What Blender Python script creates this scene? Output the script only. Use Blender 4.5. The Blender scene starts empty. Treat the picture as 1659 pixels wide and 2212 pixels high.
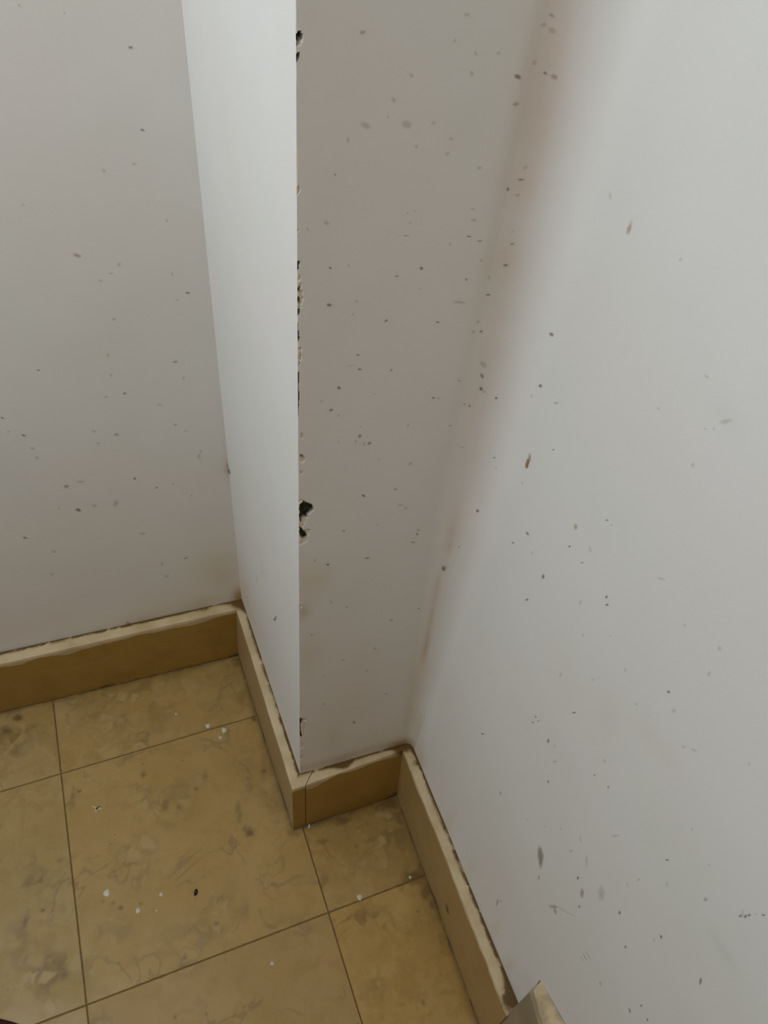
import bpy, math, random
import numpy as np
from mathutils import Matrix, Vector

random.seed(7); rng = np.random.default_rng(7)
S = 0.30 / 0.1755
# ------------------------------------------------------------------ camera
FPX, YAW, PIT, ROLL = 1705.13, 0.44408, 0.8209, 0.10965
CAM = np.array([-0.07162, -0.24591, 0.64327]) * S
_fw = np.array([math.sin(YAW)*math.cos(PIT), math.cos(YAW)*math.cos(PIT), -math.sin(PIT)])
_rt = np.array([math.cos(YAW), -math.sin(YAW), 0.0]); _up = np.cross(_rt, _fw)
RT = math.cos(ROLL)*_rt + math.sin(ROLL)*_up
UP = -math.sin(ROLL)*_rt + math.cos(ROLL)*_up
cam = bpy.data.objects.new('camera', bpy.data.cameras.new('camera'))
bpy.context.scene.collection.objects.link(cam)
cam.data.sensor_fit = 'HORIZONTAL'; cam.data.sensor_width = 36.0
cam.data.lens = FPX/1659*36.0; cam.data.clip_start = 0.01
cam.matrix_world = Matrix(((RT[0], UP[0], -_fw[0], CAM[0]), (RT[1], UP[1], -_fw[1], CAM[1]), (RT[2], UP[2], -_fw[2], CAM[2]), (0, 0, 0, 1)))
bpy.context.scene.camera = cam
# ------------------------------------------------------------------ world, lights, exposure
sc = bpy.context.scene
sc.view_settings.view_transform = 'Standard'; sc.view_settings.look = 'None'
sc.view_settings.gamma = 1.0; sc.view_settings.use_curve_mapping = False
sc.view_settings.exposure = 0.0
w = bpy.data.worlds.new('world'); sc.world = w; w.use_nodes = True
w.node_tree.nodes['Background'].inputs[0].default_value = (1.0, 0.86, 0.70, 1)
w.node_tree.nodes['Background'].inputs[1].default_value = 0.06
def area(name, loc, target, sx, sy, power, col):
    d = bpy.data.lights.new(name, 'AREA'); d.shape = 'RECTANGLE'; d.size = sx; d.size_y = sy
    d.energy = power; d.color = col
    o = bpy.data.objects.new(name, d); sc.collection.objects.link(o); o.location = loc
    o.rotation_euler = (Vector(target)-Vector(loc)).to_track_quat('-Z', 'Y').to_euler()
    return o
# daylight from the window in the left side of the stair landing, above the frame
area('window_daylight', (-0.85, -0.06, 1.50), (0.1, -0.10, 0.68), 0.5, 0.6, 8.9, (0.86, 0.94, 0.98))
# unseen warm fill added above and behind the viewer for the shaded walls
area('warm_fill', (-0.35, -1.55, 2.15), (-0.1, 0.1, 0.6), 1.0, 0.6, 4.8, (1.0, 0.79, 0.57))

# ------------------------------------------------------------------ helpers
def ray(px, py):
    d = _fw + RT*((px-829.5)/FPX) + UP*((1106-py)/FPX)
    return d
def bp(px, py, z=0.0):
    d = ray(px, py); k = (z-CAM[2])/d[2]; return CAM + d*k
def on_plane(px, py, p0, n):
    d = ray(px, py); p0 = np.array(p0); n = np.array(n); k = ((p0-CAM)@n)/(d@n); return CAM + d*k
COL = sc.collection
def link_mesh(name, V, F, mat, parent=None, smooth=False, kind=None, label=None, attrs=None):
    me = bpy.data.meshes.new(name)
    me.from_pydata([tuple(map(float, v)) for v in V], [], [tuple(map(int, f)) for f in F])
    if smooth: me.polygons.foreach_set('use_smooth', [True]*len(me.polygons))
    for k, a in (attrs or {}).items():
        a = np.asarray(a, float)
        if a.ndim == 1:
            at = me.attributes.new(k, 'FLOAT', 'POINT'); at.data.foreach_set('value', a)
        else:
            at = me.attributes.new(k, 'FLOAT_COLOR', 'POINT')
            c4 = np.ones((len(a), 4)); c4[:, :a.shape[1]] = a; at.data.foreach_set('color', c4.ravel())
    me.update()
    if mat: me.materials.append(mat)
    o = bpy.data.objects.new(name, me); COL.objects.link(o)
    if parent: o.parent = parent
    if kind: o['kind'] = kind
    if label: o['label'] = label
    return o
def tag(o, label, cat=None, kind=None, group=None):
    o['label'] = label
    if cat: o['category'] = cat
    if kind: o['kind'] = kind
    if group: o['group'] = group
def grid_faces(nr, nc, off=0, flip=False):
    r = np.arange(nr-1)[:, None]; c = np.arange(nc-1)[None, :]
    a = (r*nc+c).ravel()+off; b = a+1; d = a+nc; e = d+1
    return np.stack([a, d, e, b] if flip else [a, b, e, d], 1)
_tab = rng.random((64, 64))
def vnoise(x, y, s):
    x = np.asarray(x)*s+101.3; y = np.asarray(y)*s+57.7
    xi = np.floor(x).astype(int); yi = np.floor(y).astype(int); fx = x-xi; fy = y-yi
    fx = fx*fx*(3-2*fx); fy = fy*fy*(3-2*fy); T = lambda i, j: _tab[i % 64, j % 64]
    return (T(xi, yi)*(1-fx)+T(xi+1, yi)*fx)*(1-fy)+(T(xi, yi+1)*(1-fx)+T(xi+1, yi+1)*fx)*fy-0.5
def fbm(x, y, s, o=3):
    v = 0
    for k in range(o): v = v+vnoise(x, y, s*2**k+k*.37)/2**k
    return v

# ------------------------------------------------------------------ materials
def mat_new(name, rough=0.6):
    m = bpy.data.materials.new(name); m.use_nodes = True; nt = m.node_tree
    b = nt.nodes['Principled BSDF']; b.inputs['Roughness'].default_value = rough
    return m, nt, b
class N:
    def __init__(s, nt): s.nt = nt
    def node(s, t, **kw):
        n = s.nt.nodes.new(t)
        for k, v in kw.items(): setattr(n, k, v)
        return n
    def put(s, sock, v):
        if isinstance(v, bpy.types.NodeSocket): s.nt.links.new(v, sock)
        elif v is not None: sock.default_value = v
    def math(s, op, a, b=None, clamp=False):
        n = s.node('ShaderNodeMath', operation=op, use_clamp=clamp); s.put(n.inputs[0], a); s.put(n.inputs[1], b); return n.outputs[0]
    def mix(s, f, a, b, mode='MIX'):
        n = s.node('ShaderNodeMix', data_type='RGBA', blend_type=mode)
        s.put(n.inputs[0], f)
        s.put(n.inputs[6], a if isinstance(a, bpy.types.NodeSocket) else (*a, 1)); s.put(n.inputs[7], b if isinstance(b, bpy.types.NodeSocket) else (*b, 1))
        return n.outputs[2]
    def noise(s, vec, scale, detail=3, rough=.5, dist=0):
        n = s.node('ShaderNodeTexNoise'); s.put(n.inputs['Vector'], vec); n.inputs['Scale'].default_value = scale
        n.inputs['Detail'].default_value = detail; n.inputs['Roughness'].default_value = rough; n.inputs['Distortion'].default_value = dist
        return n.outputs['Fac']
    def vor(s, vec, scale, feature='F1', out='Distance', rnd=1):
        n = s.node('ShaderNodeTexVoronoi', feature=feature); s.put(n.inputs['Vector'], vec); n.inputs['Scale'].default_value = scale
        n.inputs['Randomness'].default_value = rnd; return n.outputs[out]
    def ramp(s, v, lo, hi, a=0.0, b=1.0):
        n = s.node('ShaderNodeMapRange', interpolation_type='SMOOTHSTEP'); s.put(n.inputs[0], v)
        for i, q in enumerate((lo, hi, a, b)): n.inputs[i+1].default_value = q
        return n.outputs[0]
    def attr(s, name, out='Fac'):
        n = s.node('ShaderNodeAttribute', attribute_name=name); return n.outputs[out]
    def pos(s): return s.node('ShaderNodeNewGeometry').outputs['Position']
    def z(s): 
        n = s.node('ShaderNodeSeparateXYZ'); s.put(n.inputs[0], s.pos()); return n.outputs[2]
    def bump(s, h, strength, dist, normal=None):
        n = s.node('ShaderNodeBump'); n.inputs['Strength'].default_value = strength; n.inputs['Distance'].default_value = dist
        s.put(n.inputs['Height'], h); s.put(n.inputs['Normal'], normal); return n.outputs[0]

def wall_material():
    m, nt, b = mat_new('old_white_paint', .55); n = N(nt); p = n.pos()
    big = n.noise(p, 7, 3, .55)
    col = n.mix(n.ramp(big, .35, .65), (.765, .755, .735), (.745, .74, .705))
    pk = n.noise(p, 4.3, 2, .5, .6)
    col = n.mix(n.ramp(pk, .42, .7, 0, .55), col, (.76, .715, .69))
    col = n.mix(1.0, col, n.attr('tint', 'Color'), 'MULTIPLY')
    # bare, dark render where the paint has been knocked off
    ch = n.attr('chip'); rr = n.noise(p, 420, 4, .7)
    col = n.mix(ch, col, n.mix(n.ramp(rr, .4, .72), (.018, .015, .009), (.11, .10, .055)))
    col = n.mix(n.attr('cream'), col, (.80, .72, .56))
    nt.links.new(col, b.inputs['Base Color'])
    h = n.math('ADD', n.math('MULTIPLY', n.noise(p, 260, 3, .6), .25), n.math('MULTIPLY', n.noise(p, 60, 3, .5), .6))
    h = n.math('ADD', h, n.math('MULTIPLY', n.math('MULTIPLY', ch, n.noise(p, 500, 4, .8)), 6))
    nt.links.new(n.bump(h, .35, .0006), b.inputs['Normal'])
    b.inputs['Specular IOR Level'].default_value = .25
    return m
def stone_cols(n, p):
    a = n.noise(p, 9, 4, .6, .5); c = n.noise(p, 38, 5, .65, .8)
    col = n.mix(n.ramp(a, .35, .68), (.36, .235, .078), (.43, .295, .12))
    col = n.mix(n.ramp(c, .42, .7, 0, .7), col, (.295, .185, .05))
    f = n.noise(p, 160, 3, .6)
    col = n.mix(n.ramp(f, .5, .8, 0, .35), col, (.49, .355, .165))
    return col
def tile_material():
    m, nt, b = mat_new('polished_travertine', .42); n = N(nt)
    inf = n.node('ShaderNodeObjectInfo')
    vm = n.node('ShaderNodeVectorMath', operation='SCALE'); vm.inputs[0].default_value = (3.1, 7.7, 5.3); n.put(vm.inputs['Scale'], inf.outputs['Random'])
    va = n.node('ShaderNodeVectorMath', operation='ADD'); n.put(va.inputs[0], n.pos()); n.put(va.inputs[1], vm.outputs[0]); p = va.outputs[0]
    col = stone_cols(n, p)
    col = n.mix(n.ramp(inf.outputs['Random'], 0, 1, 0, .45), col, (.44, .28, .075))
    cl = n.attr('cluster')
    # fossil pebbles and dark filled voids, gathered where the cluster attribute says
    dn = n.node('ShaderNodeTexNoise'); n.put(dn.inputs['Vector'], p); dn.inputs['Scale'].default_value = 50; dn.inputs['Detail'].default_value = 1.2
    ds = n.node('ShaderNodeVectorMath', operation='SCALE'); n.put(ds.inputs[0], dn.outputs['Color']); ds.inputs['Scale'].default_value = .018
    dv = n.node('ShaderNodeVectorMath', operation='ADD'); n.put(dv.inputs[0], p); n.put(dv.inputs[1], ds.outputs[0])
    e = n.vor(dv.outputs[0], 48, 'DISTANCE_TO_EDGE'); cc = n.vor(dv.outputs[0], 48, 'F1', 'Color'); fd = n.vor(dv.outputs[0], 70, 'F1')
    sep = n.node('ShaderNodeSeparateColor'); n.put(sep.inputs[0], cc)
    rim = n.math('MULTIPLY', n.math('SUBTRACT', 1.0, n.ramp(e, .03, .30)), n.ramp(n.noise(p, 26, 3), .42, .62))
    k1 = n.math('MULTIPLY', cl, n.math('MULTIPLY', rim, .75))
    col = n.mix(k1, col, (.20, .125, .045))
    peb = n.math('MULTIPLY', n.math('MULTIPLY', n.ramp(sep.outputs[0], .62, .7), n.ramp(e, .08, .2)), cl)
    col = n.mix(n.math('MULTIPLY', peb, .42), col, (.52, .39, .20))
    drk = n.math('MULTIPLY', n.math('MULTIPLY', n.ramp(sep.outputs[1], .80, .88), n.ramp(e, .05, .16)), cl)
    col = n.mix(n.math('MULTIPLY', drk, .75), col, (.19, .12, .04))
    # long wandering veins
    v = n.noise(p, 12, 3.2, .55, .9)
    ve = n.math('ABSOLUTE', n.math('SUBTRACT', v, .5))
    vein = n.math('MULTIPLY', n.math('SUBTRACT', 1.0, n.ramp(ve, 0, .03)), n.ramp(n.noise(p, 16, 2), .46, .62))
    col = n.mix(n.math('MULTIPLY', vein, .5), col, (.22, .14, .055))
    pits = n.math('SUBTRACT', 1.0, n.ramp(n.vor(p, 75), .05, .12)); pk = n.ramp(n.noise(p, 24, 2), .56, .66)
    pit = n.math('MULTIPLY', pits, pk)
    col = n.mix(n.math('MULTIPLY', pit, .7), col, (.15, .09, .03))
    col = n.mix(n.math('MULTIPLY', n.attr('dirt'), n.ramp(n.noise(p, 60, 4, .6), .2, .6, .55, 1)), col, (.13, .075, .018))
    col = n.mix(1.0, col, n.attr('tint', 'Color'), 'MULTIPLY')
    nt.links.new(col, b.inputs['Base Color'])
    nt.links.new(n.ramp(n.noise(p, 20, 3), .3, .7, .34, .55), b.inputs['Roughness'])
    h = n.math('SUBTRACT', n.math('MULTIPLY', n.noise(p, 40, 4), .5), n.math('ADD', pit, n.math('MULTIPLY', k1, .6)))
    nt.links.new(n.bump(h, .3, .0006), b.inputs['Normal'])
    return m
def skirting_material():
    m, nt, b = mat_new('stone_skirting', .45); n = N(nt); p = n.pos()
    col = stone_cols(n, p)
    col = n.mix(.7, col, (.35, .205, .028))
    col = n.mix(n.ramp(n.noise(p, 14, 3), .45, .7, 0, .5), col, (.25, .135, .012))
    col = n.mix(n.attr('pale'), col, (.42, .30, .16))  # brighter light on the left-facing runs, put into the stone colour
    pn = n.math('ADD', n.attr('paint'), n.math('MULTIPLY', n.math('SUBTRACT', n.noise(p, 45, 4, .6), .5), .5))
    pm = n.ramp(pn, .45, .56)
    col = n.mix(n.math('MULTIPLY', pm, .92), col, n.mix(n.ramp(n.noise(p, 30, 4), .35, .7), (.62, .50, .32), (.50, .385, .215)))
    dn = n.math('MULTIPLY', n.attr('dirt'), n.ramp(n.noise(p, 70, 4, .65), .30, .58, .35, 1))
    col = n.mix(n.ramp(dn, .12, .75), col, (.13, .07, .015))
    nt.links.new(col, b.inputs['Base Color'])
    nt.links.new(n.bump(n.math('ADD', n.noise(p, 90, 4), n.math('MULTIPLY', pm, .8)), .35, .0008), b.inputs['Normal'])
    return m
def plain(name, col, rough=.7, var=0.15, scale=80):
    m, nt, b = mat_new(name, rough); n = N(nt); p = n.pos()
    c2 = tuple(min(1, x*(1+var)) for x in col); c1 = tuple(x*(1-var) for x in col)
    nt.links.new(n.mix(n.ramp(n.noise(p, scale, 3), .35, .65), c1, c2), b.inputs['Base Color'])
    nt.links.new(n.bump(n.noise(p, scale*3, 3), .3, .0006), b.inputs['Normal'])
    return m
def mark_material():
    m, nt, b = mat_new('soft_mark', .7); n = N(nt)
    nt.links.new(n.attr('mcol', 'Color'), b.inputs['Base Color'])
    tr = n.node('ShaderNodeBsdfTransparent'); mx = n.node('ShaderNodeMixShader')
    al = n.attr('alpha')
    al = n.math('MULTIPLY', al, n.ramp(n.noise(n.pos(), 500, 3), .2, .6, .65, 1))
    nt.links.new(al, mx.inputs[0]); nt.links.new(tr.outputs[0], mx.inputs[1]); nt.links.new(b.outputs[0], mx.inputs[2])
    nt.links.new(mx.outputs[0], nt.nodes['Material Output'].inputs[0])
    return m
M_WALL = wall_material(); M_TILE = tile_material(); M_SKIRT = skirting_material(); M_MARK = mark_material()
M_GROUT = plain('dark_grout', (.15, .09, .03)); M_RED = plain('dark_red_rubber', (.034, .003, .0006), .95, .3)
M_DROP = plain('white_paint_drop', (.60, .56, .47), .5, .05); M_BLACK = plain('dark_crumb', (.008, .005, .003), .7, .4)
M_ENDWHITE = plain('painted_stone_end', (.52, .46, .36), .6, .08, 25)
M_GREYST = plain('grey_beige_stone', (.30, .245, .15), .5, .14, 14)

# ------------------------------------------------------------------ plan of the place, measured
h = 0.075*S
F = [bp(0, 1540), bp(515, 1416), bp(634, 1793), bp(857, 1719), bp(1034, 2212)]
T = [bp(0, 1436, h), bp(510, 1318, h), bp(631, 1708, h), bp(870, 1622, h), bp(1095, 2195, h)]
W = [bp(0, 1409, h), bp(522, 1293, h), bp(648, 1671, h), bp(888, 1602, h), bp(1120, 2167, h)]
def ext(a, b, key, val):          # extend line a->b to coordinate value
    k = (val-a[key])/(b[key]-a[key]); return a+(b-a)*k
XL, YN, ZT = -2.5, -2.2, 2.4
for L in (F, T, W):
    L[0] = ext(L[1], L[0], 0, XL)
F_end = F[4].copy(); F[4] = ext(F[3], F[4], 1, YN); W4s = W[4].copy(); W[4] = ext(W[3], W[4], 1, YN)
T4s = T[4].copy()
# upper end of the three vertical wall lines
def upper(px, py, base):
    q = on_plane(px, py, base, (0, 1, 0)); k = (ZT-base[2])/(q[2]-base[2]); return base+(q-base)*k
U1 = upper(400, 80, W[1]); U2 = upper(639, 20, W[2]); U3 = upper(1305, 0, W[3])
for k_, v_ in (('F', F), ('T', T), ('W', W), ('U', [U1, U2, U3])): print(k_, [np.round(q, 4).tolist() for q in v_])
def vline(base, top, z):
    z = np.asarray(z, float)[..., None]; return base+(top-base)*((z-base[2])/(top[2]-base[2]))
zs_f = np.concatenate([np.arange(0, 1.16, .0012), np.linspace(1.18, ZT, 24)])
zs_m = np.concatenate([np.arange(0, 1.16, .004), np.linspace(1.18, ZT, 24)])

# stains on the plaster: (px, py, rx_px, ry_px, angle, strength, colour multiplier)
def P3(px, py, wall):
    if wall == 'A': return on_plane(px, py, W[1], (0, 1, 0))
    if wall == 'C': return on_plane(px, py, W[2], (0, 1, 0))
    if wall == 'B': return on_plane(px, py, W[2], (1, 0, 0))
    nD = np.cross(W[4]-W[3], U3-W[3]); nD /= np.linalg.norm(nD); return on_plane(px, py, W[3], nD)
def pick(V, px, py):
    """the point of the surface that shows at a measured pixel"""
    d = ray(px, py); d = d/np.linalg.norm(d); r = V-CAM; r = r-np.outer(r@d, d); return V[np.argmin((r**2).sum(1))]
def stain_tint(V, L):
    t = np.ones((len(V), 3)); Vs = V[V[:, 2] < 1.3]
    n1 = fbm(V[:, 0]*.7+V[:, 1]*.9, V[:, 2], 40)
    for (px, py, rx, ry, st, col) in L:
        c = pick(Vs, px, py); k = max(.0008, np.linalg.norm(c-CAM)/FPX)
        sx = max(np.linalg.norm((pick(Vs, px+rx, py)-c)[:2]), rx*k*.7); sz = max(abs((pick(Vs, px, py+ry)-c)[2]), ry*k*.8)
        # horizontally along the surface, following the lean that perspective gives a vertical wall: none, walls are plumb
        q = ((V[:, 0]-c[0])**2+(V[:, 1]-c[1])**2)/sx**2+((V[:, 2]-c[2])/sz)**2
        m = q < 9
        g = np.clip(np.exp(-q[m]*1.1)*st*(1+.35*n1[m]), 0, 1)
        t[m] *= 1-g[:, None]*(1-np.array(col))
    return t
# ------------------------------------------------------------------ wall A (back wall)
BR = (.62, .44, .22); OL = (.86, .80, .62); PK = (.90, .80, .74)
xa = np.concatenate([np.linspace(XL, -.62, 30), np.arange(-.60, W[1][0], .0045), [W[1][0]]])
nA = len(xa); dirA = (W[0]-W[1])/(W[0][0]-W[1][0])
VA = []
lin = vline(W[1], U1, zs_m)
for r, z in enumerate(zs_m):
    e = lin[r]; x = np.where(xa < W[1][0], xa, W[1][0]); x = x+(e[0]-W[1][0])*np.clip((x+.3)/(W[1][0]+.3), 0, 1)
    y = e[1]+(x-e[0])*dirA[1]
    y = y+.0012*fbm(x, z+0*x, 6)*np.clip((e[0]-x)/.03, 0, 1)
    VA.append(np.stack([x, y, z+0*x], 1))
VA = np.concatenate(VA)
tA = stain_tint(VA, [(470, 1225, 60, 40, .5, OL), (516, 1288, 16, 16, 1, BR), (440, 1300, 90, 14, .6, OL), (300, 1340, 160, 14, .55, OL), (485, 1255, 30, 20, .35, PK), (495, 1015, 8, 22, .35, BR), (496, 960, 7, 80, .25, PK), (30, 1040, 60, 60, .18, (.85, .85, .9))])
wall_back = link_mesh('wall_back', VA, grid_faces(len(zs_m), nA), M_WALL, smooth=True, attrs={'tint': tA, 'chip': np.zeros(len(VA)), 'cream': np.zeros(len(VA))})
tag(wall_back, 'scuffed off-white plaster back wall, in shade, to the left of the pillar', 'wall', 'structure')

# ------------------------------------------------------------------ pillar: side B and front C in one plaster skin
CH = []   # chips on the front, outline in pixels
CH.append([(647,1090),(651,1087),(656,1082),(664,1087),(672,1091),(676,1095),(677.5,1099),(674,1104),(670,1107),(665,1110),(664.5,1115),(661,1118),(655,1120),(652,1123),(651,1131),(647,1124)])
CH.append([(647,1139),(650,1141),(653,1145),(658,1149),(663,1155),(663,1160),(658,1164),(654,1167),(650,1162),(647,1156)])
CH.append([(641,73),(646,72),(653,76),(652,84),(647,88),(645,97),(641,99),(640,90)])
CH.append([(641,113),(646,114),(648,118),(646,126),(643,134),(641,130)])
CH.append([(645,1548),(651,1553),(661,1554),(660,1556),(653,1557),(650,1566),(650,1584),(654,1590),(651,1594),(646,1587),(643,1568)])
CH.append([(644,620),(648,619),(648,630),(644,630)]); CH.append([(644,643),(648,645),(648,657),(645,655)])
CH.append([(647,982),(655,985),(654,989),(650,989)])
CR = [(647,1083,6,3),(655,1126,7,6),(650,1136,6,6),(662,1150,7,8),(657,1168,8,5),(649,1174,4,4),(648,640,6,26),(645,601,4,6),(643,411,5,10),(643,500,2,3),(647,755,4,5),(647,775,4,14),(652,993,6,6),(650,1020,3,5),(651,942,4,6),(656,1572,4,18),(652,1610,4,6),(647,1312,5,5),(650,1636,4,4),(646,85,4,14)]
SL = [(645,563,582),(646,668,695),(646,697,742),(648,805,885),(649,885,900)]   # dark cracks along the arris
def inpoly(x, y, P):
    P = np.array(P); r = np.zeros(len(x), bool); j = len(P)-1
    for i in range(len(P)):
        c = ((P[i, 1] > y) != (P[j, 1] > y)) & (x < (P[j, 0]-P[i, 0])*(y-P[i, 1])/(P[j, 1]-P[i, 1]+1e-12)+P[i, 0])
        r ^= c; j = i
    return r
def toC(P): return [(lambda q: (q[0], q[2]))(P3(a, b_, 'C')) for a, b_ in P]
CHw = [toC(P) for P in CH]
RF = lambda z: .009+.031*np.clip((z-.12)/.45, 0, 1)
fine = np.arange(0, .0185, .0007); na = 15
vD = W[4]-W[3]; vD = vD/np.linalg.norm(vD)
nc2 = 34; xc_cols = len(fine)+nc2+na
E2 = vline(W[2], U2, zs_f); E3 = vline(W[3], U3, zs_f); E1 = vline(W[1], U1, zs_f)
dirC = (W[3]-W[2]); dirC = dirC/dirC[0]
zz = zs_f
ragged = np.clip(fbm(zz, 0*zz, 110, 4)*.0036, -.0022, .0022)*(.35+.65*np.clip(fbm(zz, 3+0*zz, 9)*3+.4, 0, 1))
rowsC = []; nB = 26
for r, z in enumerate(zz):
    e = E2[r]; xe = E3[r][0]-RF(z)
    x = np.concatenate([e[0]+fine+np.maximum(ragged[r], 0)*np.exp(-fine/.001), np.linspace(e[0]+fine[-1]+.002, xe, nc2)])
    y = e[1]+(x-e[0])*dirC[1]
    c3 = E3[r]; rf = float(RF(z)); th = np.linspace(0, math.pi/2, na)[1:]
    arc = (c3-dirC*rf+vD*rf)[None, :]+np.outer(np.sin(th), dirC)*rf-np.outer(np.cos(th), vD)*rf
    arc = np.concatenate([arc, [c3+vD*(rf+.002)]])
    x = np.concatenate([x, arc[:, 0]]); y = np.concatenate([y, arc[:, 1]])
    # side B, from the back corner to the arris (fine close to it)
    yb = np.concatenate([np.linspace(E1[r][1], e[1]+.008, nB-8), e[1]+np.array([.006, .0045, .0033, .0024, .0016, .0010, .0005, .0002])])
    kb = (yb-e[1])/(E1[r][1]-e[1]); xb = e[0]+(E1[r][0]-e[0])*kb+np.minimum(ragged[r], 0)*0
    xb = xb+.0010*vnoise(yb, z+0*yb, 7)*np.clip(kb*8, 0, 1)*np.clip((1-kb)*8, 0, 1)
    rowsC.append(np.stack([np.concatenate([xb, x]), np.concatenate([yb, y]), np.full(nB+len(x), z)], 1))
VC = np.concatenate(rowsC); ncC = nB+xc_cols
isC = np.tile(np.arange(ncC) >= nB, len(zz))
jit = .0006*fbm(VC[:, 0]*1, VC[:, 2], 500, 2)
chip = np.zeros(len(VC)); cream = np.zeros(len(VC)); depth = np.zeros(len(VC))
for P in CHw:
    ins = inpoly(VC[:, 0]+jit, VC[:, 2]+jit, P) & isC
    chip[ins] = 1; depth[ins] = .0035
for (px, py, rx, ry) in CR:
    c = P3(px, py, 'C'); sx = abs(P3(px+rx, py, 'C')[0]-c[0]); sz = abs(P3(px, py+ry, 'C')[2]-c[2])
    q = ((VC[:, 0]-c[0])/sx)**2+((VC[:, 2]-c[2])/sz)**2+fbm(VC[:, 0], VC[:, 2], 700, 2)*1.2
    ins = (q < 1) & (chip < .5) & (VC[:, 1] < E2[0][1]+.004); cream[ins] = .85; depth[ins & isC] = .0009
for (px, y0, y1) in SL:
    z0 = P3(px, y1, 'C')[2]; z1 = P3(px, y0, 'C')[2]
    ins = isC & (VC[:, 2] > z0) & (VC[:, 2] < z1) & (VC[:, 0]-np.repeat(E2[:, 0], ncC) < np.repeat(.0007+.0022*fbm(zz, 9+0*zz, 130, 3), ncC)); chip[ins] = .85; depth[ins] = .001
VC[:, 1] += depth*(1+.6*fbm(VC[:, 0], VC[:, 2], 900, 2))
VC[:, 1] += np.where(isC, .0010*fbm(VC[:, 0], VC[:, 2], 9)*np.clip((VC[:, 0]-W[2][0]-.005)/.02, 0, 1)*np.clip((np.repeat(E3[:, 0]-RF(zz), ncC)-VC[:, 0])/.02, 0, 1), 0)
rg = np.repeat(ragged, ncC); cream = np.where((rg > .0007) & (VC[:, 0]-np.repeat(E2[:, 0], ncC) < rg+.0006) & (VC[:, 1] < E2[0][1]+.001) & (chip < .5), .75, cream)
# the arris of side B is bitten back where a chip sits
tC = np.ones((len(VC), 3))
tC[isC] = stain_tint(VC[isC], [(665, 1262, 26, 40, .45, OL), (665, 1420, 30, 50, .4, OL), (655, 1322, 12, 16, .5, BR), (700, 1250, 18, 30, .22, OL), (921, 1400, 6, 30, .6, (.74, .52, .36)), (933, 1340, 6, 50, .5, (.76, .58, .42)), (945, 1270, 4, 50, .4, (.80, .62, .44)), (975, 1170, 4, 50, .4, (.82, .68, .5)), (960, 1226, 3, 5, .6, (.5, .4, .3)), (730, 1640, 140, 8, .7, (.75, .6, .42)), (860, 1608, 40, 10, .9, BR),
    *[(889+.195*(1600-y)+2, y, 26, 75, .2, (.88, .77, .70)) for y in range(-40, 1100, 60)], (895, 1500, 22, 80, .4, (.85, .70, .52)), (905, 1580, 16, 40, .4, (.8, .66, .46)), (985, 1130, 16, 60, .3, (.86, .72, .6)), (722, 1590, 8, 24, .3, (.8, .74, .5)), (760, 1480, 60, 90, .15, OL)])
tC[~isC] = stain_tint(VC[~isC], [(530, 1290, 14, 46, .55, OL), (566, 1230, 4, 40, .25, OL), (640, 1640, 26, 40, .15, PK)])
FC = grid_faces(len(zz), ncC)
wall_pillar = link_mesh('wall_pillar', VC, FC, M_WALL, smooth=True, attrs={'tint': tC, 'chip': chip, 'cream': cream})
try:
    wall_pillar.data.polygons.foreach_set('use_smooth', np.tile(np.arange(ncC-1) > nB+3, len(zz)-1) | np.tile(np.arange(ncC-1) < nB-4, len(zz)-1))
except Exception as ex: print(ex)
tag(wall_pillar, 'white plastered pillar with a ragged chipped vertical edge between its bright side and shaded front', 'wall', 'structure')

# ------------------------------------------------------------------ wall D (right wall) with the rounded inside corner
sD = np.concatenate([np.linspace(0, .9, 150), np.linspace(.9, abs(YN)+.05, 8)[1:]])
rows = []
for r, z in enumerate(zs_m):
    c3 = vline(W[3], U3, z); rf = float(RF(z)); n0 = -dirC/np.linalg.norm(dirC)
    a0 = c3+n0*rf*0; pA = c3-dirC*rf; pB = c3+vD*(rf+.002)
    st = pB[None, :]+np.outer(sD, vD)
    q = st; q[:, 2] = z
    q[:, 0] += .0016*fbm(st[:, 1], np.full(len(sD), z), 5)*np.clip(sD/.08, 0, 1)**2
    rows.append(q)
VD = np.concatenate(rows); ncD = len(sD)
tD = stain_tint(VD, [(1270, 1500, 90, 60, .10, (.80, .82, .68)), (1230, 1660, 70, 30, .12, (.75, .82, .68)), (1400, 1580, 30, 22, .20, (.86, .80, .70)), (1445, 1640, 18, 22, .18, (.86, .8, .7)), (1310, 1540, 24, 40, .16, (.84, .78, .7)), (905, 1640, 20, 30, .55, (.78, .66, .46)), (965, 1780, 18, 60, .35, OL), (1010, 1890, 14, 60, .35, OL), (1060, 2010, 14, 60, .35, OL), (1100, 2090, 14, 40, .45, (.82, .7, .5)), (1150, 2140, 24, 16, .3, (.9, .8, .65)), (1558, 2040, 26, 10, .25, (.75, .76, .72)), (1575, 905, 36, 14, .22, (.80, .83, .85)), (1080, 1900, 60, 60, .14, PK)])
wall_right = link_mesh('wall_right', VD, grid_faces(len(zs_m), ncD), M_WALL, smooth=True, attrs={'tint': tD, 'chip': np.zeros(len(VD)), 'cream': np.zeros(len(VD))})
tag(wall_right, 'bright off-white right wall running towards the viewer, with rust drips and scuffs', 'wall', 'structure')

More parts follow.
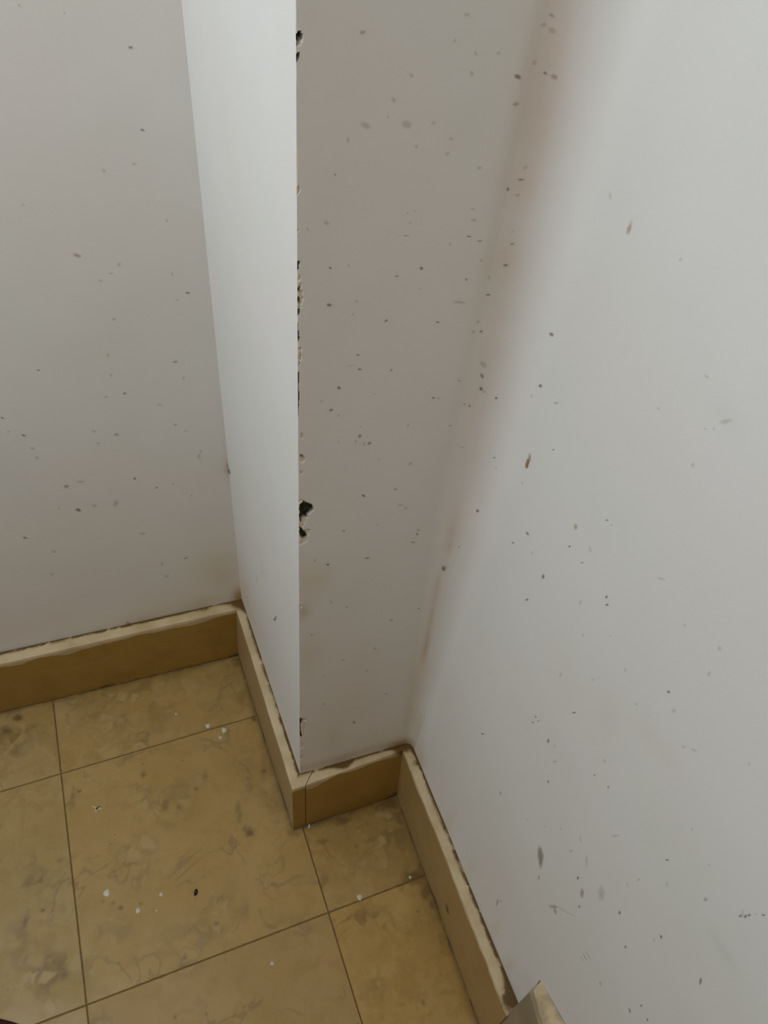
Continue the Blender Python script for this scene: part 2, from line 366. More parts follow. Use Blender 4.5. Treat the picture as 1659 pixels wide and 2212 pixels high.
# ------------------------------------------------------------------ marks on the plaster (soft, flat)
from mathutils.bvhtree import BVHTree
def tree(o):
    me = o.data; return BVHTree.FromPolygons([v.co[:] for v in me.vertices], [p.vertices[:] for p in me.polygons])
TREE = {'A': tree(wall_back), 'C': tree(wall_pillar), 'D': tree(wall_right)}; TREE['B'] = TREE['C']
OBJ = {'A': wall_back, 'C': wall_pillar, 'D': wall_right}
def hit(px, py):
    d = Vector(ray(px, py)).normalized(); best = None
    for k in 'ACD':
        h_ = TREE[k].ray_cast(Vector(CAM), d)
        if h_[0] is not None and (best is None or h_[3] < best[2]): best = (k, h_, h_[3])
    if best is None: return None
    n_ = best[1][1]; n_ = -n_ if n_.dot(d) > 0 else n_
    return best[0], np.array(best[1][0])+np.array(n_)*.0005
def marks(name, L, label=None):
    buf = {}
    for (px, py, rx, ry, ang, a_, col) in L:
        c0 = hit(px, py)
        if c0 is None: continue
        V, Fc, al, mc = buf.setdefault(c0[0], ([], [], [], []))
        k = 12; b0 = len(V); ph = rng.random()*6; pts = [c0[1]]; als = [a_]; ok = True
        for ring, sc_ in ((1, .55), (2, 1.25)):
            for i in range(k):
                t = 2*math.pi*i/k; rr = sc_*(1+.22*math.sin(2*t+ph)+.14*math.sin(5*t+ph*2))
                dx, dy = rr*rx*math.cos(t), rr*ry*math.sin(t); ca, sa = math.cos(ang), math.sin(ang)
                q = hit(px+dx*ca-dy*sa, py+dx*sa+dy*ca)
                if q is None or np.linalg.norm(q[1]-c0[1]) > .03: ok = False; break
                pts.append(q[1]); als.append(a_*.8 if ring == 1 else 0)
            if not ok: break
        if not ok: continue
        V += pts; al += als; mc += [col]*len(pts)
        for i in range(k):
            j = (i+1) % k; Fc.append((b0, b0+1+i, b0+1+j))
            Fc.append((b0+1+i, b0+13+i, b0+13+j)); Fc.append((b0+1+i, b0+13+j, b0+1+j))
    for k_, (V, Fc, al, mc) in buf.items():
        link_mesh(name, V, Fc, M_MARK, OBJ[k_], smooth=True, kind='stuff', label=label, attrs={'alpha': al, 'mcol': np.array(mc)})
G1 = (.30, .24, .17); D1 = (.12, .085, .055); RU = (.34, .17, .05); BN = (.34, .24, .16)
A_l = [(41,11,3,3),(139,28,3,3),(282,102,3.5,3.5,1),(307,280,5,2,1),(224,368,4,4),(290,354,4,3),(166,551,7,4,2),(217,606,4,3),(240,590,4,2),(372,591,3,3),(405,632,4,2,1),(383,648,2.5,2),(50,442,3,2),(360,476,3,3),(246,689,3,3),(257,571,4,4),(378,781,4,3,2),(396,816,3,3),(269,849,3,2,1),(240,810,3,3),(233,767,3,4),(83,799,3,1.5,1),(229,857,3.5,2.5),(345,874,6,2),(251,938,4.5,3,2),(5,902,3,2,1),(18,932,3,2),(51,940,4,2,1),(70,968,4,3),(80,988,4,3),(203,931,6,2),(212,957,4,2),(430,985,3,6),(434,975,2.5,2.5),(143,1050,6,3,2),(174,1040,7,3),(291,1033,3,2,1),(169,1101,5,3.5,1),(204,1092,5,3),(250,1087,6,6),(127,1098,3,2),(338,1053,2,2,1),(374,1045,2.5,2),(413,1069,2.5,2),(54,1161,4,2,1),(116,1191,5,3),(401,1205,4,2,2),(350,1218,3,3),(112,1240,3,3),(360,1244,4,3),(307,1152,6,3),(379,917,3,2,2),(401,931,2.5,2),(277,1347,6,4,2),(495,1018,3,5,1),(492,1006,2.5,5)]
C_l = [(1008,31,6,4),(783,69,5,5,2),(1174,53,5,5),(1191,32,5,4,2),(1192,65,7,7),(1177,157,3.5,3,1),(1118,165,5.5,5.5,1),(1154,135,5,4),(1197,165,6,6,2),(1027,115,4,4),(982,87,3.5,3.5),(1076,114,3.5,4),(1019,158,4,5),(850,215,5,6),(888,162,4,5),(1114,224,6,4,2),(838,251,2.5,3),(936,265,4,4),(878,268,8,10),(789,270,9,7),(751,302,4,5),(899,316,3,4),(966,331,4,4),(974,299,3,3),(1035,362,4,4),(1135,361,4,4),(1125,387,7,1.6,1),(1097,408,3,3,1),(1118,421,5,3),(724,377,1.4,3,1),(880,460,2.5,2),(896,455,4,1.6),(885,481,3,2),(877,508,5,1.6,2),(705,481,5,5),(664,494,3,3),(972,527,3,2.5),(1013,510,5,1.4,1),(1023,475,5,4),(1036,520,4,1.4,1),(1021,451,4,2.5),(1107,500,3,2),(1106,526,4,1.4,1),(1092,572,4,3,1),(1039,562,3,3),(1056,598,3,4),(910,579,3.5,3,1),(857,596,3,2,1),(1007,603,3,1.8,1),(1054,636,4.5,1.8,1),(907,623,2.5,2),(713,578,3,2,1),(753,573,3,2.5),(711,658,4.5,3.5,1),(834,692,3,2.6,1),(770,650,3,3),(992,652,10,4),(1032,695,5,3),(762,678,3,2),(945,695,3,2,1),(1022,716,4,3.5),(1039,715,3,2.5,1),(773,766,4,1.5,1),(758,789,8,1),(777,797,3,2.5,1),(845,799,2.2,1.6,1),(1044,786,7,6),(1041,811,3.5,4,1),(732,837,4,3,1),(808,850,3,1.5),(1039,839,4,3,1),(1045,845,3,3),(936,859,3.5,1.5,1),(947,860,2.5,2.5),(992,822,4,2),(694,865,3,2),(715,885,3.5,2.8,1),(731,897,3,2),(1003,872,2,1.5,1),(1014,876,2.5,2,1),(779,920,3,2),(777,941,3,3,1),(881,918,3,3),(731,954,2,2),(786,958,3,4),(798,957,2.5,3.5,1),(768,953,2,4),(972,919,3,1.5,2),(999,966,4,1.5),(886,1001,4,4),(785,1070,3,3,1),(854,1056,4,2,2),(865,1090,4.5,3),(876,1097,4,3),(818,992,3,1.5),(815,1132,2,2),(742,1146,3.5,1.3,1),(903,1144,3,4),(901,1153,2,2,1),(892,1171,4,1.3,1),(793,1205,4.5,1.6,1),(708,1219,3.5,2,1),(673,1371,1.8,1.5,1),(958,1228,4,4,1),(904,1314,2,1.2,1),(845,1339,3,2,2),(749,1311,4,2),(715,1299,3,3),(765,1560,3,2,1),(834,1498,3,2),(792,1449,3,2),(700,1460,2,2),(740,1425,5,2),(810,1400,3,3),(700,1520,3,2),(680,1210,3,3)]
D_l = [(1192,722,3.5,4.5,1),(1168,833,2.8,4,1),(1072,859,2.5,3,1),(1149,854,2.5,4),(1202,870,4,2,2),(1196,971,1.8,1.6,1),(1068,988,2.5,1.4,1),(1072,1010,2,2),(1129,1043,2.5,2.5),(1032,1103,2.5,4,1),(1140,1152,2.2,4,1),(1109,1172,2.5,1.8,1),(1231,1180,3,1.6,1),(1151,1194,2,4),(1174,1245,3,4,1),(1139,1295,3,2,1),(992,1181,2,2,2),(1059,1455,2,2),(1152,1560,1.8,1.8,1),(1158,1548,1.6,1.8,1),(1164,1557,1.6,1.2,1),(1185,1600,2,4.5,1),(1199,1611,2.5,2.5),(1241,1539,4.5,1.5,1),(1200,1645,4,3),(1043,1585,2,2,1),(1319,423,3,6),(1472,560,3,4),(1528,813,4,4),(1424,882,4,2),(1524,926,3,2),(1544,926,3,2),(1569,910,12,5),(1498,1004,4,4),(1312,1123,3.5,1.3,1),(1322,1134,3,2),(1276,1186,3,6),(1258,1215,3,2,2),(1311,1289,1.8,4,1),(1312,1306,3.5,1.8,1),(1255,1301,3,5),(1260,1371,3,3),(1319,1374,2.5,1.6),(1352,1447,2.5,4),(1212,1457,2.5,4),(1533,1455,3.5,5),(1445,1494,3,2.5,1),(1281,1468,3,2),(1376,1521,3,2.5),(1478,1613,4,3),(1307,1644,3,4),(1285,1674,1.8,1.6,1),(1457,1535,4,5),(1082,1713,2,3,2),(1315,1700,1.6,2.2,1),(1185,1688,1.8,2.5,1),(1442,1857,3,2,1),(1533,1868,2.5,2.5),(1339,1971,2.8,3,1),(1252,1958,2,2,1),(1605,1974,2,10),(1600,1978,3,2.5,1),(1611,1979,3,3,1),(1619,1976,3,2.5,1),(1634,1974,4,1.6),(1650,1976,3,2,1),(1442,1910,3,4),(1525,1942,3,4,2),(1075,1949,2.5,6,2),(1083,1946,4,2),(1429,2023,1.8,4.5,1),(1414,2030,2,4),(1352,2045,2,3,1),(1514,2119,2.5,6,1),(1386,2172,2,2.5,1),(1361,2182,1.8,4,1),(1399,2202,1.8,2.5,1),(1234,1838,3,3),(1249,1896,2,3,1),(1298,2124,2.5,6),(1258,1929,4,8,2),(1268,1860,3,10),(1300,1930,8,12),(1212,1790,2,2),(1178,1785,2,2),(1140,1770,2,2),(1620,1650,3,3),(1480,1350,3,3),(1430,1250,6,3),(1500,1620,5,3),(1555,1400,5,4),(1380,1900,3,3),(1356,1910,1.6,5),(1330,1805,10,2),(1255,1812,2,6),(1496,1790,3,2),(1165,1895,2,4,2)]
def expand(L, base=.30):
    out = []
    for t in L:
        k = t[4] if len(t) > 4 else 0
        out.append((t[0], t[1], t[2]*1.15, t[3]*1.15, rng.uniform(-.3, .3), (base, .62, .45)[k], (G1, D1, BN)[k]))
    return out
B_l = [(594,1338,2.2,3,0,.85,(.12,.11,.09)),(596,1333,1.3,4,.2,.7,(.14,.13,.1)),(566,1232,1.6,16,.1,.3,(.35,.3,.2)),(620,1290,10,2,.2,.1,G1),(556,1250,2,8,0,.15,G1)]
marks('speck', expand(A_l, .24)+expand(C_l, .24)+expand(D_l, .20)+B_l, 'scattered small dark specks and nicks')
marks('rust_drip', [(1139,1004,4.5,6.5,.2,.95,(.33,.16,.035)),(1142,995,3.5,8,.25,.8,RU),(1145,986,3,9,.2,.5,(.45,.3,.15)),(1359,496,5.5,9,.25,.5,(.5,.33,.2)),(1362,486,5,10,.2,.28,(.55,.42,.25)),(1244,1137,3.2,8,0,.55,(.5,.38,.2))], 'orange rust drips')
marks('grey_scuff', [(1168,1846,6,19,.05,.75,(.36,.31,.26)),(1168,1864,4,12,.05,.5,(.38,.33,.28)),(1196,1958,8,5,.1,.4,G1),(1200,1968,2.5,9,-.3,.4,G1),(1222,1968,22,1,.5,.35,G1),(1264,2066,10,1,1.0,.35,G1),(1272,2064,10,1,1.0,.35,G1),(1258,2070,7,1,1.0,.3,G1)], 'grey rubbed scuffs')

# ------------------------------------------------------------------ skirting of stone slabs
def slab(name, parent, f0, f1, t0, t1, w0, w1, paint=.6, dirt=None, step=.003, label=None, pale=0.0):
    """one skirting stone: front face from the floor line f to the top arris t, then the top back to the wall line w, with a narrow gap there"""
    L = np.linalg.norm(np.array(t1)-np.array(t0)); n = max(2, int(L/step)); u = np.linspace(0, 1, n)
    P = lambda a, b_: np.array(a)[None]+(np.array(b_)-np.array(a))[None]*u[:, None]
    f = P(f0, f1); t = P(t0, t1); w_ = P(w0, w1)
    wig = (.0012*fbm(f[:, 0]*1+f[:, 1]*1, 0*u+parent_seed[0], 30))[:, None]
    rowsP = []; pa = []; di = []; 
    out = (t-w_); out = out/np.linalg.norm(out, axis=1)[:, None]
    out = np.cross(np.cross([0, 0, 1], (np.array(t1)-np.array(t0))/L), [0, 0, 1])*0+out
    nz = 34
    for k in range(nz):
        v = k/(nz-1); r = f+(t-f)*v
        if k == nz-1: r = r-out*.0012+np.array([0, 0, -.0002])
        rowsP.append(r.copy()); z01 = v
        lip = .055+.075*fbm(f[:, 0]*1+f[:, 1]*1.3, 0*u+parent_seed[0]+5, 16, 4)/.5
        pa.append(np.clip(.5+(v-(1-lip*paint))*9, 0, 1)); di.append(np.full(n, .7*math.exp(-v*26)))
    top = np.linspace(0, 1, 12)
    for k, s in enumerate(top[1:]):
        r = t+(w_-t)*s; r = r+np.array([0, 0, 1])*(.0006*math.sin(s*3.1))
        if s > .9: r = r-np.array([0, 0, 1])*.0006
        rowsP.append(r); pa.append(np.full(n, .95-.25*s)); 
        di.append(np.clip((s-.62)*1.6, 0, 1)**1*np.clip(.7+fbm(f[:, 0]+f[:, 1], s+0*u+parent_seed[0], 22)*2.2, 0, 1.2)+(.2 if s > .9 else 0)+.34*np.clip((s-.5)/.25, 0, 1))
    V = np.concatenate(rowsP); nr = len(rowsP); pa = np.concatenate(pa); di = np.concatenate(di)
    for (c, rad, st) in (dirt or []):
        d = V-np.array(c); g = st*np.exp(-(d**2).sum(1)/rad**2); di = di+g
    Fc = [tuple(q) for q in grid_faces(nr, n)]
    # back and ends so that the slab is solid
    b0 = len(V); back = np.stack([np.array(w0)*[1, 1, 0], np.array(w1)*[1, 1, 0]]); V = np.concatenate([V, back]); pa = np.append(pa, [0, 0]); di = np.append(di, [.3, .3])
    Fc.append(tuple([r_*n for r_ in range(nr)][::1]+[b0])); Fc.append(tuple([r_*n+n-1 for r_ in range(nr)][::-1]+[b0+1]))
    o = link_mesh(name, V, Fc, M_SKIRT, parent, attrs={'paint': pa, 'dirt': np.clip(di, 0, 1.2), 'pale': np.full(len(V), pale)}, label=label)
    parent_seed[0] += 3.3
    return o
parent_seed = [1.0]
def holder(name, loc, label):
    o = bpy.data.objects.new(name, None); COL.objects.link(o); o.empty_display_size = .05
    tag(o, label, 'baseboard', 'structure'); return o
def lerp(a, b_, k): return np.array(a)+(np.array(b_)-np.array(a))*k
bA = holder('baseboard_back', F[1], 'beige stone baseboard along the shaded back wall')
# joints between slabs lie off to the left of the frame
def run(parent, i, j, cuts, **kw):
    f0, f1, t0, t1, w0, w1 = F[i], F[j], T[i], T[j], W[i], W[j]
    cs = [0]+cuts+[1]; g = .0006/np.linalg.norm(f1-f0)
    for a, b_ in zip(cs[:-1], cs[1:]):
        a2 = a+(g if a > 0 else 0); b2 = b_-(g if b_ < 1 else 0)
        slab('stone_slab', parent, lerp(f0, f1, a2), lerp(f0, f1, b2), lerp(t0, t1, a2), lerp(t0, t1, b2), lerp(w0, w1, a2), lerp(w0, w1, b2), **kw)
fl = lambda x, y, z=0: bp(x, y, z)
run(bA, 0, 1, [.44], paint=1.0, dirt=[(fl(515,1300,h), .014, 1.0), (fl(516,1410), .012, .8), (fl(230,1485), .010, .5), (fl(440,1312,h), .01, .5)])
bB = holder('baseboard_pillar_left', F[2], 'beige stone baseboard along the bright side of the pillar')
run(bB, 1, 2, [], paint=.35, pale=.75, dirt=[(fl(520,1300,h), .016, 1.0), (fl(517,1410), .014, .7), (fl(636,1690,h), .006, .2)])
bC = holder('baseboard_pillar_front', F[3], 'short beige stone baseboard across the front of the pillar, stained at its top')
run(bC, 2, 3, [.115], paint=.75, dirt=[(fl(735,1648,h), .009, 1.2), (fl(750,1645,h), .007, 1.1), (fl(868,1612,h), .013, 1.2), (fl(880,1606,h), .010, 1.2), (fl(855,1712), .014, .9), (fl(635,1735, h*.6), .006, .7), (fl(700,1760, h*.2), .015, .3)])
bD = holder('baseboard_right', F_end, 'beige stone baseboard along the foot of the right wall with a pale painted top')
ke = (T4s[1]-T[3][1])/(F[4][1]-F[3][1])
Fe = F[3]+(F[4]-F[3])*((T4s[1]-F[3][1])/(F[4][1]-F[3][1]))
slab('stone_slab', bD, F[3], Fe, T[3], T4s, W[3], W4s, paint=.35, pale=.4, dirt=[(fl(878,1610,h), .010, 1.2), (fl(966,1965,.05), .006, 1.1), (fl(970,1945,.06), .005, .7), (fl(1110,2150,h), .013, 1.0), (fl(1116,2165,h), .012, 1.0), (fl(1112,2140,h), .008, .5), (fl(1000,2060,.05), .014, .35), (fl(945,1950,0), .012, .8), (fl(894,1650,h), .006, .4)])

# taller skirting stone beyond it, its end painted with the wall
def point_up(px, py, base):   # point at pixel lying straight above base, best fit
    q = on_plane(px, py, base, (0, 1, 0)); return q
te = point_up(1148, 2144, T4s); H2 = te[2]; print('H2', H2, te, T4s, W4s)
bL = holder('baseboard_landing', Fe, 'taller grey-beige skirting stone with painted end in the near right corner')
dv = (F[4]-F[3])/np.linalg.norm(F[4]-F[3])
def tall():
    f0 = Fe.copy(); o_t = te.copy(); w_t = W4s.copy(); w_t[2] = H2; w_t[1] += 0
    w_t = np.array([W4s[0]+.001, W4s[1]-.0008, H2])
    wd = (W[4]-W[3])/np.linalg.norm(W[4]-W[3]); o_1 = bp(1166, 2212, H2); w_1 = on_plane(1217, 2212, w_t, np.cross(wd, [0, 0, 1])); s1 = abs(o_1[1]-o_t[1]); print('land', o_t, o_1, w_t, w_1)
    L = abs(YN-f0[1]); n = 200
    us = np.linspace(0, L, n); rowsq = []
    ch = .004
    for i, s in enumerate(us):
        j1 = .0012*vnoise(s, 0, 60); j2 = .0010*vnoise(s, 5, 90)
        fo = f0+dv*s; m_ = min(1, s/s1); oc = o_t+(o_1-o_t)*m_+dv*(s-m_*s1); wc = w_t+(w_1-w_t)*m_+wd*(s-m_*s1)
        shrink = .006*min(1, s/.12)
        oc = oc+np.array([-1, 0, 0])*(-0+shrink)*0
        rr = [fo, fo*.5+oc*.5+np.array([j1, 0, 0]), oc+np.array([0, 0, -.006+j2*2]), oc+np.array([.0030+abs(j1), 0, -.0015]), (oc+wc)/2+np.array([0, 0, j2]), wc+np.array([.0012, 0, 0]), wc+np.array([.003, 0, -.004])]
        rowsq.append(rr)
    A = np.array(rowsq)  # n,7,3
    A[0, 0:3, :] -= dv*.0015
    V = A.reshape(-1, 3); 
    o = link_mesh('stone_slab', V, grid_faces(n, 7, flip=True), M_GREYST, bL)
    top = A[:, 3:7, :].copy(); top[:, :, 2] += .0006; top[:, 0, 0] -= .0004
    link_mesh('mortar_top', top.reshape(-1, 3), grid_faces(n, 4, flip=True), M_CREAM, bL, label='flaking cream mortar on its top')
    # painted end with a worn arris
    e0, e1 = A[0, 0], A[0, 3]; wl = W4s.copy(); wl[2] = 0
    wt = A[0, 5].copy()
    pts = [T4s+np.array([-.0015, 0, 0]), e1*[1, 1, 1], wt, W4s]
    ends = []
    nn = 10
    V2 = []
    for k in range(nn):
        v = k/(nn-1); lo = lerp(e0*[1, 1, 1], e1, v); ro = lerp(np.array([W4s[0], W4s[1], 0]), wt, v)
        V2 += [lo+dv*.0045+np.array([-.0003, 0, 0]), lo+np.array([-.0004, 0, 0])+dv*.0002, lo+np.array([.0035, 0, 0])-dv*.0008, lerp(lo, ro, .6)-dv*.0012, ro-dv*.001]
    link_mesh('painted_end', V2, grid_faces(nn, 5, flip=False), M_ENDWHITE, bL, label='white painted end')
M_CREAM = plain('cream_mortar', (.50, .39, .24), .8, .2, 60)
tall()

# ------------------------------------------------------------------ floor: grout bed and stone tiles
P11, P12, P22 = bp(132, 1671), bp(187, 2171), bp(710, 1971)
uu = P22-P12; vv = P11-P12; print('tile', np.linalg.norm(uu), np.linalg.norm(vv), uu@vv/np.linalg.norm(uu)/np.linalg.norm(vv))
room = [(F[0][0]+.001, F[0][1]), F[1][:2], F[2][:2], F[3][:2], F[4][:2], (XL, YN)]
G = []
gv = [(XL, YN, -.0013), (F[4][0], YN, -.0013)]
gp = [(q[0], q[1], -.0013) for q in [F[0], F[1], F[2], F[3], F[4]]]+[(XL, YN, -.0013)]
gp2 = [(a, b_, -.02) for a, b_, _ in gp]; ng = len(gp)
floor = link_mesh('floor', gp+gp2, [tuple(range(ng-1, -1, -1)), tuple(range(ng, 2*ng))]+[(i, (i+1) % ng, ng+(i+1) % ng, ng+i) for i in range(ng)], M_GROUT)
tag(floor, 'worn beige travertine tile floor with thin dark joints', 'floor', 'structure')
KD = 1.35
CL = [(270,1525,70,60,1),(300,1600,50,40,.7),(95,1880,60,40,1),(120,2115,60,50,1.2),(60,2020,40,60,.8),(840,1790,50,60,1),(870,1870,60,40,1.1),(800,1985,90,22,1),(930,1920,30,30,1.2),(350,1740,60,50,.8),(300,1830,50,40,.6),(430,2030,70,60,.7),(480,1960,60,50,.6),(250,2020,40,30,.6),(830,2130,50,30,.6),(390,2080,60,30,.6),(30,1600,50,40,.9),(650,2010,60,30,.5),(560,1650,40,40,.4),(150,1700,40,40,.3)]
DK = [(38,1550,9,6,.95),(13,1578,10,6,.9),(540,1798,8,6,.9),(530,1790,4,4,.7),(513,1745,4,12,.45),(517,1765,4,9,.5),(357,1738,7,9,.55),(310,1673,5,5,.7),(388,1743,5,4,.5),(443,1678,5,10,.4),(570,1665,5,5,.8),(62,1905,9,13,.45),(262,1960,3.5,3.5,.8),(93,1965,3.5,3.5,.8),(171,1709,3,2,1),(304,1953,3,2,.7),(222,1947,3,3,.5),(245,1950,3,3,.5),(424,1704,4,2,.8),(468,1994,4,4,.6),(400,2069,5,4,.6),(697,1818,8,5,.5),(768,1828,4,4,.5),(900,1895,26,14,.9),(915,1870,14,26,.85),(925,1925,14,20,.9),(890,1800,8,30,.5),(865,1760,14,20,.6),(935,1955,9,9,1),(903,1968,5,2,.8),(1000,2065,6,18,.7),(735,1770,26,10,.8),(850,1735,34,12,1),(550,1553,5,5,.9),(515,1425,14,12,.8),(530,1480,10,40,.4),(600,1700,14,60,.35),(575,1620,8,60,.35),(636,1797,12,8,.6),(30,1625,8,6,.4),(155,1905,6,5,.4),(55,1990,5,9,.5),(130,1860,6,4,.4),(140,2105,6,6,.4),(830,2000,3,7,.45),(350,2110,3,3,.5),(378,2197,3,4,.6),(915,2165,4,6,.6),(868,2170,6,2.5,.5),(235,1480,6,6,.5),(225,1500,8,6,.4),(25,2200,1,1,0)]
import itertools
def fpt(a, b_): return bp(a, b_)[:2]
CLw = [(fpt(x, y), np.linalg.norm(fpt(x+rx, y)-fpt(x, y)), np.linalg.norm(fpt(x, y+ry)-fpt(x, y)), s) for x, y, rx, ry, s in CL]
DKw = [(fpt(x, y), max(1e-4, KD*np.linalg.norm(fpt(x+rx, y)-fpt(x, y))), max(1e-4, KD*np.linalg.norm(fpt(x, y+ry)-fpt(x, y))), s) for x, y, rx, ry, s in DK]
ax_a = fpt(830, 1900)-fpt(829, 1900); ax_a = ax_a/np.linalg.norm(ax_a); ax_b = np.array([-ax_a[1], ax_a[0]])
def blobs(xy, L, nz, pw):
    out = np.zeros(len(xy))
    for c, ra, rb, s in L:
        d = xy-c; q = ((d@ax_a)/ra)**2+((d@ax_b)/rb)**2
        m_ = q < 12
        if m_.any(): out[m_] = np.maximum(out[m_], s*np.exp(-np.maximum(0, q[m_]*(1+nz[m_]))**pw))
    return out
def segdist(xy, a, b_):
    a = a[:2]; b_ = b_[:2]; ab = b_-a; t = np.clip(((xy-a)@ab)/(ab@ab), 0, 1); return np.linalg.norm(xy-a-t[:, None]*ab, axis=1)
TIN = {(0, 0): (.98, .98, .97), (-1, 0): (.95, .98, 1.0), (0, -1): (.95, .93, .97), (1, -1): (1.10, 1.05, .85), (1, 0): (1.0, .97, .85), (0, 1): (1, 1, .97), (-1, 1): (1, 1, 1), (-1, -1): (.95, .93, .93)}
gap = .00065
for i, j in itertools.product(range(-9, 3), range(-8, 4)):
    o0 = P12+uu*i+vv*j
    cs = [o0[:2], (o0+uu)[:2], (o0+uu+vv)[:2], (o0+vv)[:2]]
    vis = (-1 <= i <= 1) and (-1 <= j <= 1)
    nres = 150 if vis else 10
    g1 = gap/np.linalg.norm(uu); s = np.linspace(g1, 1-g1, nres); s = np.concatenate([[g1], s[1:-1], [1-g1]])
    s = np.concatenate([[g1], [g1+.0007/.3], s[1:-1], [1-g1-.0007/.3], [1-g1]]); nr = len(s)
    Uq, Vq = np.meshgrid(s, s); 
    xy = o0[None, :2]+Uq.reshape(-1, 1)*uu[None, :2]+Vq.reshape(-1, 1)*vv[None, :2]
    cx = xy.reshape(nr, nr, 2); cen = (cx[:-1, :-1]+cx[1:, 1:])/2; cen = cen.reshape(-1, 2)
    keep = inpoly(cen[:, 0], cen[:, 1], room)
    if not keep.any(): continue
    edge = np.zeros((nr, nr)); edge[0] = edge[-1] = 1; edge[:, 0] = edge[:, -1] = 1; edge = edge.ravel()
    chipn = fbm(xy[:, 0], xy[:, 1], 120, 3)
    z = -.0006*edge-.0005*edge*np.clip(chipn*3, 0, 1)
    nz = fbm(xy[:, 0], xy[:, 1], 150, 3)*1.0
    dk = blobs(xy, DKw, nz*1.1, 1.6); cl = blobs(xy, CLw, fbm(xy[:, 0], xy[:, 1], 45, 3)*1.1, 1.0)
    db = np.minimum.reduce([segdist(xy, F[0], F[1]), segdist(xy, F[1], F[2]), segdist(xy, F[2], F[3]), segdist(xy, F[3], F[4])])
    dirt = np.maximum(dk, .85*np.exp(-np.maximum(0, db-.001)/(.0035+.006*np.clip(fbm(xy[:, 0], xy[:, 1], 30)+.3, 0, 1))))
    dirt = np.maximum(dirt, .60*np.exp(-db/.024)*np.clip(.55+2*fbm(xy[:, 0], xy[:, 1], 14), 0, 1))
    z = z-.0006*np.clip(dk*1.2-.4, 0, 1)
    Vt = np.concatenate([np.column_stack([xy, z])])
    Fq = grid_faces(nr, nr)[keep]
    used = np.unique(Fq); mp = -np.ones(len(Vt), int); mp[used] = np.arange(len(used)); Fq = mp[Fq]; Vt = Vt[used]
    # boundary skirt gives every tile its thickness
    ed = {}
    for q in Fq:
        for a, b_ in ((q[0], q[1]), (q[1], q[2]), (q[2], q[3]), (q[3], q[0])):
            if (b_, a) in ed: del ed[(b_, a)]
            else: ed[(a, b_)] = 1
    ids = {}; extra = []; ef = []
    def low(a):
        if a not in ids: ids[a] = len(Vt)+len(extra); extra.append((Vt[a][0], Vt[a][1], -.008)); 
        return ids[a]
    for (a, b_) in ed: ef.append((b_, a, low(a), low(b_)))
    Va = np.concatenate([Vt, np.array(extra)]); pad = lambda arr: np.concatenate([arr[used], np.zeros(len(extra))])
    tn = np.tile(TIN.get((i, j), (1, 1, 1)), (len(Va), 1))
    o = link_mesh('tile', Va, list(map(tuple, Fq))+ef, M_TILE, floor, smooth=False, attrs={'cluster': np.clip(pad(cl), 0, 1), 'dirt': np.clip(pad(dirt), 0, 1), 'tint': tn})

# paint drops on the tiles
for (px, py, r) in [(449,1568,4.5),(484,1577,5),(476,1593,3),(230,1929,5.5),(348,1932,3.2),(298,1967,4),(777,1938,5),(886,1895,2.6),(588,2081,3),(380,1542,2),(338,1967,1.8)]:
    c = bp(px, py); rad = r*np.linalg.norm(c-CAM)/FPX; k = 12; V = [(c[0], c[1], .0007)]; ph = rng.random()*6
    for sc_, zz_ in ((.7, .0005), (1, 0)):
        for i in range(k):
            t = 2*math.pi*i/k; q = rad*sc_*(1+.12*math.sin(3*t+ph)); V.append((c[0]+q*math.cos(t), c[1]+q*math.sin(t)*1.15, zz_))
    Fq = [(0, 1+i, 1+(i+1) % k) for i in range(k)]+[(1+i, 13+i, 13+(i+1) % k, 1+(i+1) % k) for i in range(k)]
    link_mesh('paint_drop', V, Fq, M_DROP, floor, smooth=True)
# pale scratched star on the big tile
def strip(pts, wd, z=.0002):
    V = []; Fq = []
    for i, (px, py) in enumerate(pts):
        c = bp(px, py); a = bp(*pts[max(0, i-1)]); b_ = bp(*pts[min(len(pts)-1, i+1)]); d = (b_-a); d /= np.linalg.norm(d); nn = np.array([-d[1], d[0], 0])
        ww = wd*(.3+.7*math.sin(math.pi*(i+.5)/len(pts)))
        V += [c+nn*ww+[0, 0, z], c-nn*ww+[0, 0, z]]
    for i in range(len(pts)-1): Fq.append((2*i, 2*i+1, 2*i+3, 2*i+2))
    return V, Fq
V = []; Fq = []
for L in ([(199,1741),(208,1746),(220,1748)], [(218,1738),(210,1745),(204,1753)], [(207,1755),(210,1746),(216,1740)]):
    a, b_ = strip(L, .0009); Fq += [tuple(q+len(V) for q in f) for f in b_]; V += a
link_mesh('scratch', V, Fq, plain('pale_scratch', (.55, .45, .28)), floor)
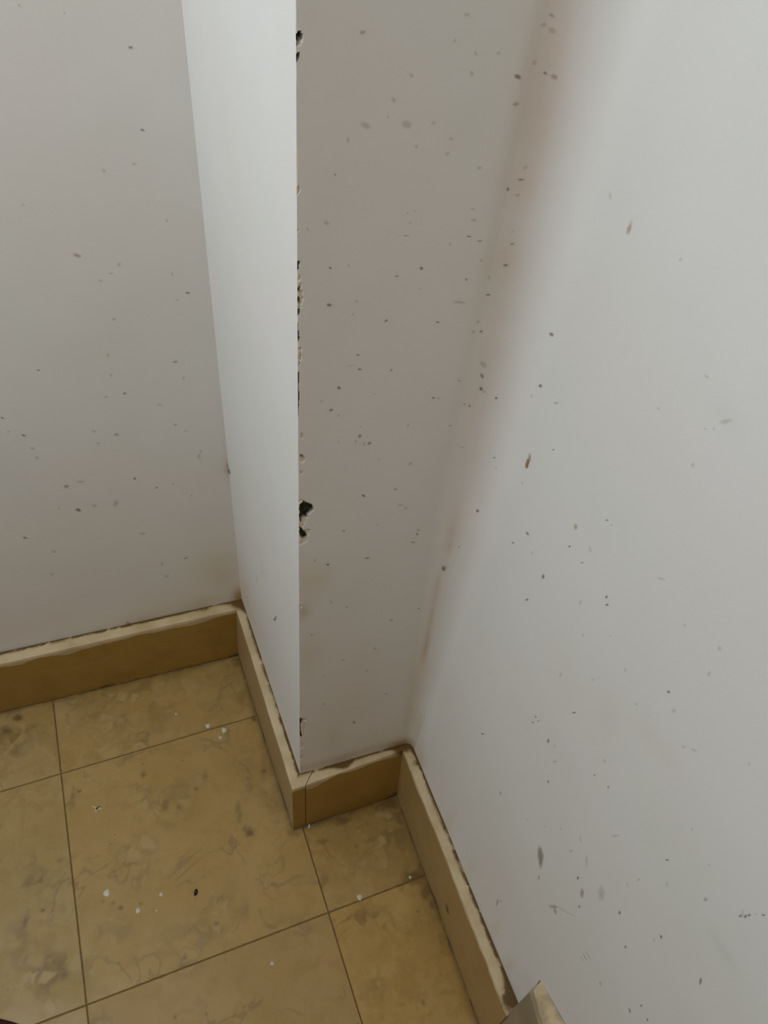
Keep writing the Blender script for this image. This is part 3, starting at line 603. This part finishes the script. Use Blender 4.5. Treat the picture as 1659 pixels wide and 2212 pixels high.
# small loose crumb
def crumb(name, px, py, r, label, mat):
    c = bp(px, py); rad = r*np.linalg.norm(c-CAM)/FPX; V = []; nu, nv = 8, 5
    for a in range(nv):
        th = math.pi*a/(nv-1)
        for b_ in range(nu):
            t = 2*math.pi*b_/nu; q = rad*math.sin(th)*(1+.3*rng.random()); V.append((q*math.cos(t)*.7+q*math.sin(t)*.35, q*math.sin(t)*1.2, rad*.45+rad*.45*math.cos(th)))
    Fq = [(a*nu+b_, (a+1)*nu+b_, (a+1)*nu+(b_+1) % nu, a*nu+(b_+1) % nu) for a in range(nv-1) for b_ in range(nu)]
    o = link_mesh(name, V, Fq, mat, smooth=False); o.location = (c[0], c[1], 0)
    tag(o, label, 'debris'); return o
crumb('crumb', 423, 1928, 4.5, 'tiny black crumb lying on the large middle floor tile', M_BLACK)
# flakes of plaster by the foot of the pillar
crumb('plaster_flake', 668, 1785, 3.2, 'small pale plaster flake at the foot of the pillar front', M_DROP)

# ------------------------------------------------------------------ dark red mat reaching into the near left corner
e_a, e_b = bp(0, 2200.5), bp(42, 2212); e_d = (e_b-e_a)/np.linalg.norm(e_b-e_a); R0 = .20; pc = (e_a+e_b)/2+np.array([-e_d[1], e_d[0], 0])*R0*(1 if (np.array([-e_d[1], e_d[0], 0])@(bp(-60, 2330)-e_a)) > 0 else -1); V = []; k = 96
mat_o = bpy.data.objects.new('floor_mat', None); COL.objects.link(mat_o); mat_o.location = (pc[0], pc[1], 0)
prof = [(0, .006), (R0*.9, .006), (R0-.004, .006), (R0-.001, .005), (R0, .003), (R0, 0)]
for r, z in prof:
    for i in range(k):
        t = 2*math.pi*i/k; V.append((r*math.cos(t), r*math.sin(t), z))
Fq = [(a*k+i, (a+1)*k+i, (a+1)*k+(i+1) % k, a*k+(i+1) % k) for a in range(len(prof)-1) for i in range(k)]
link_mesh('pad', V, Fq, M_RED, mat_o, smooth=True)
tag(mat_o, 'dark red round mat whose edge just shows in the near left corner of the floor', 'mat')
print('R0', R0, pc)
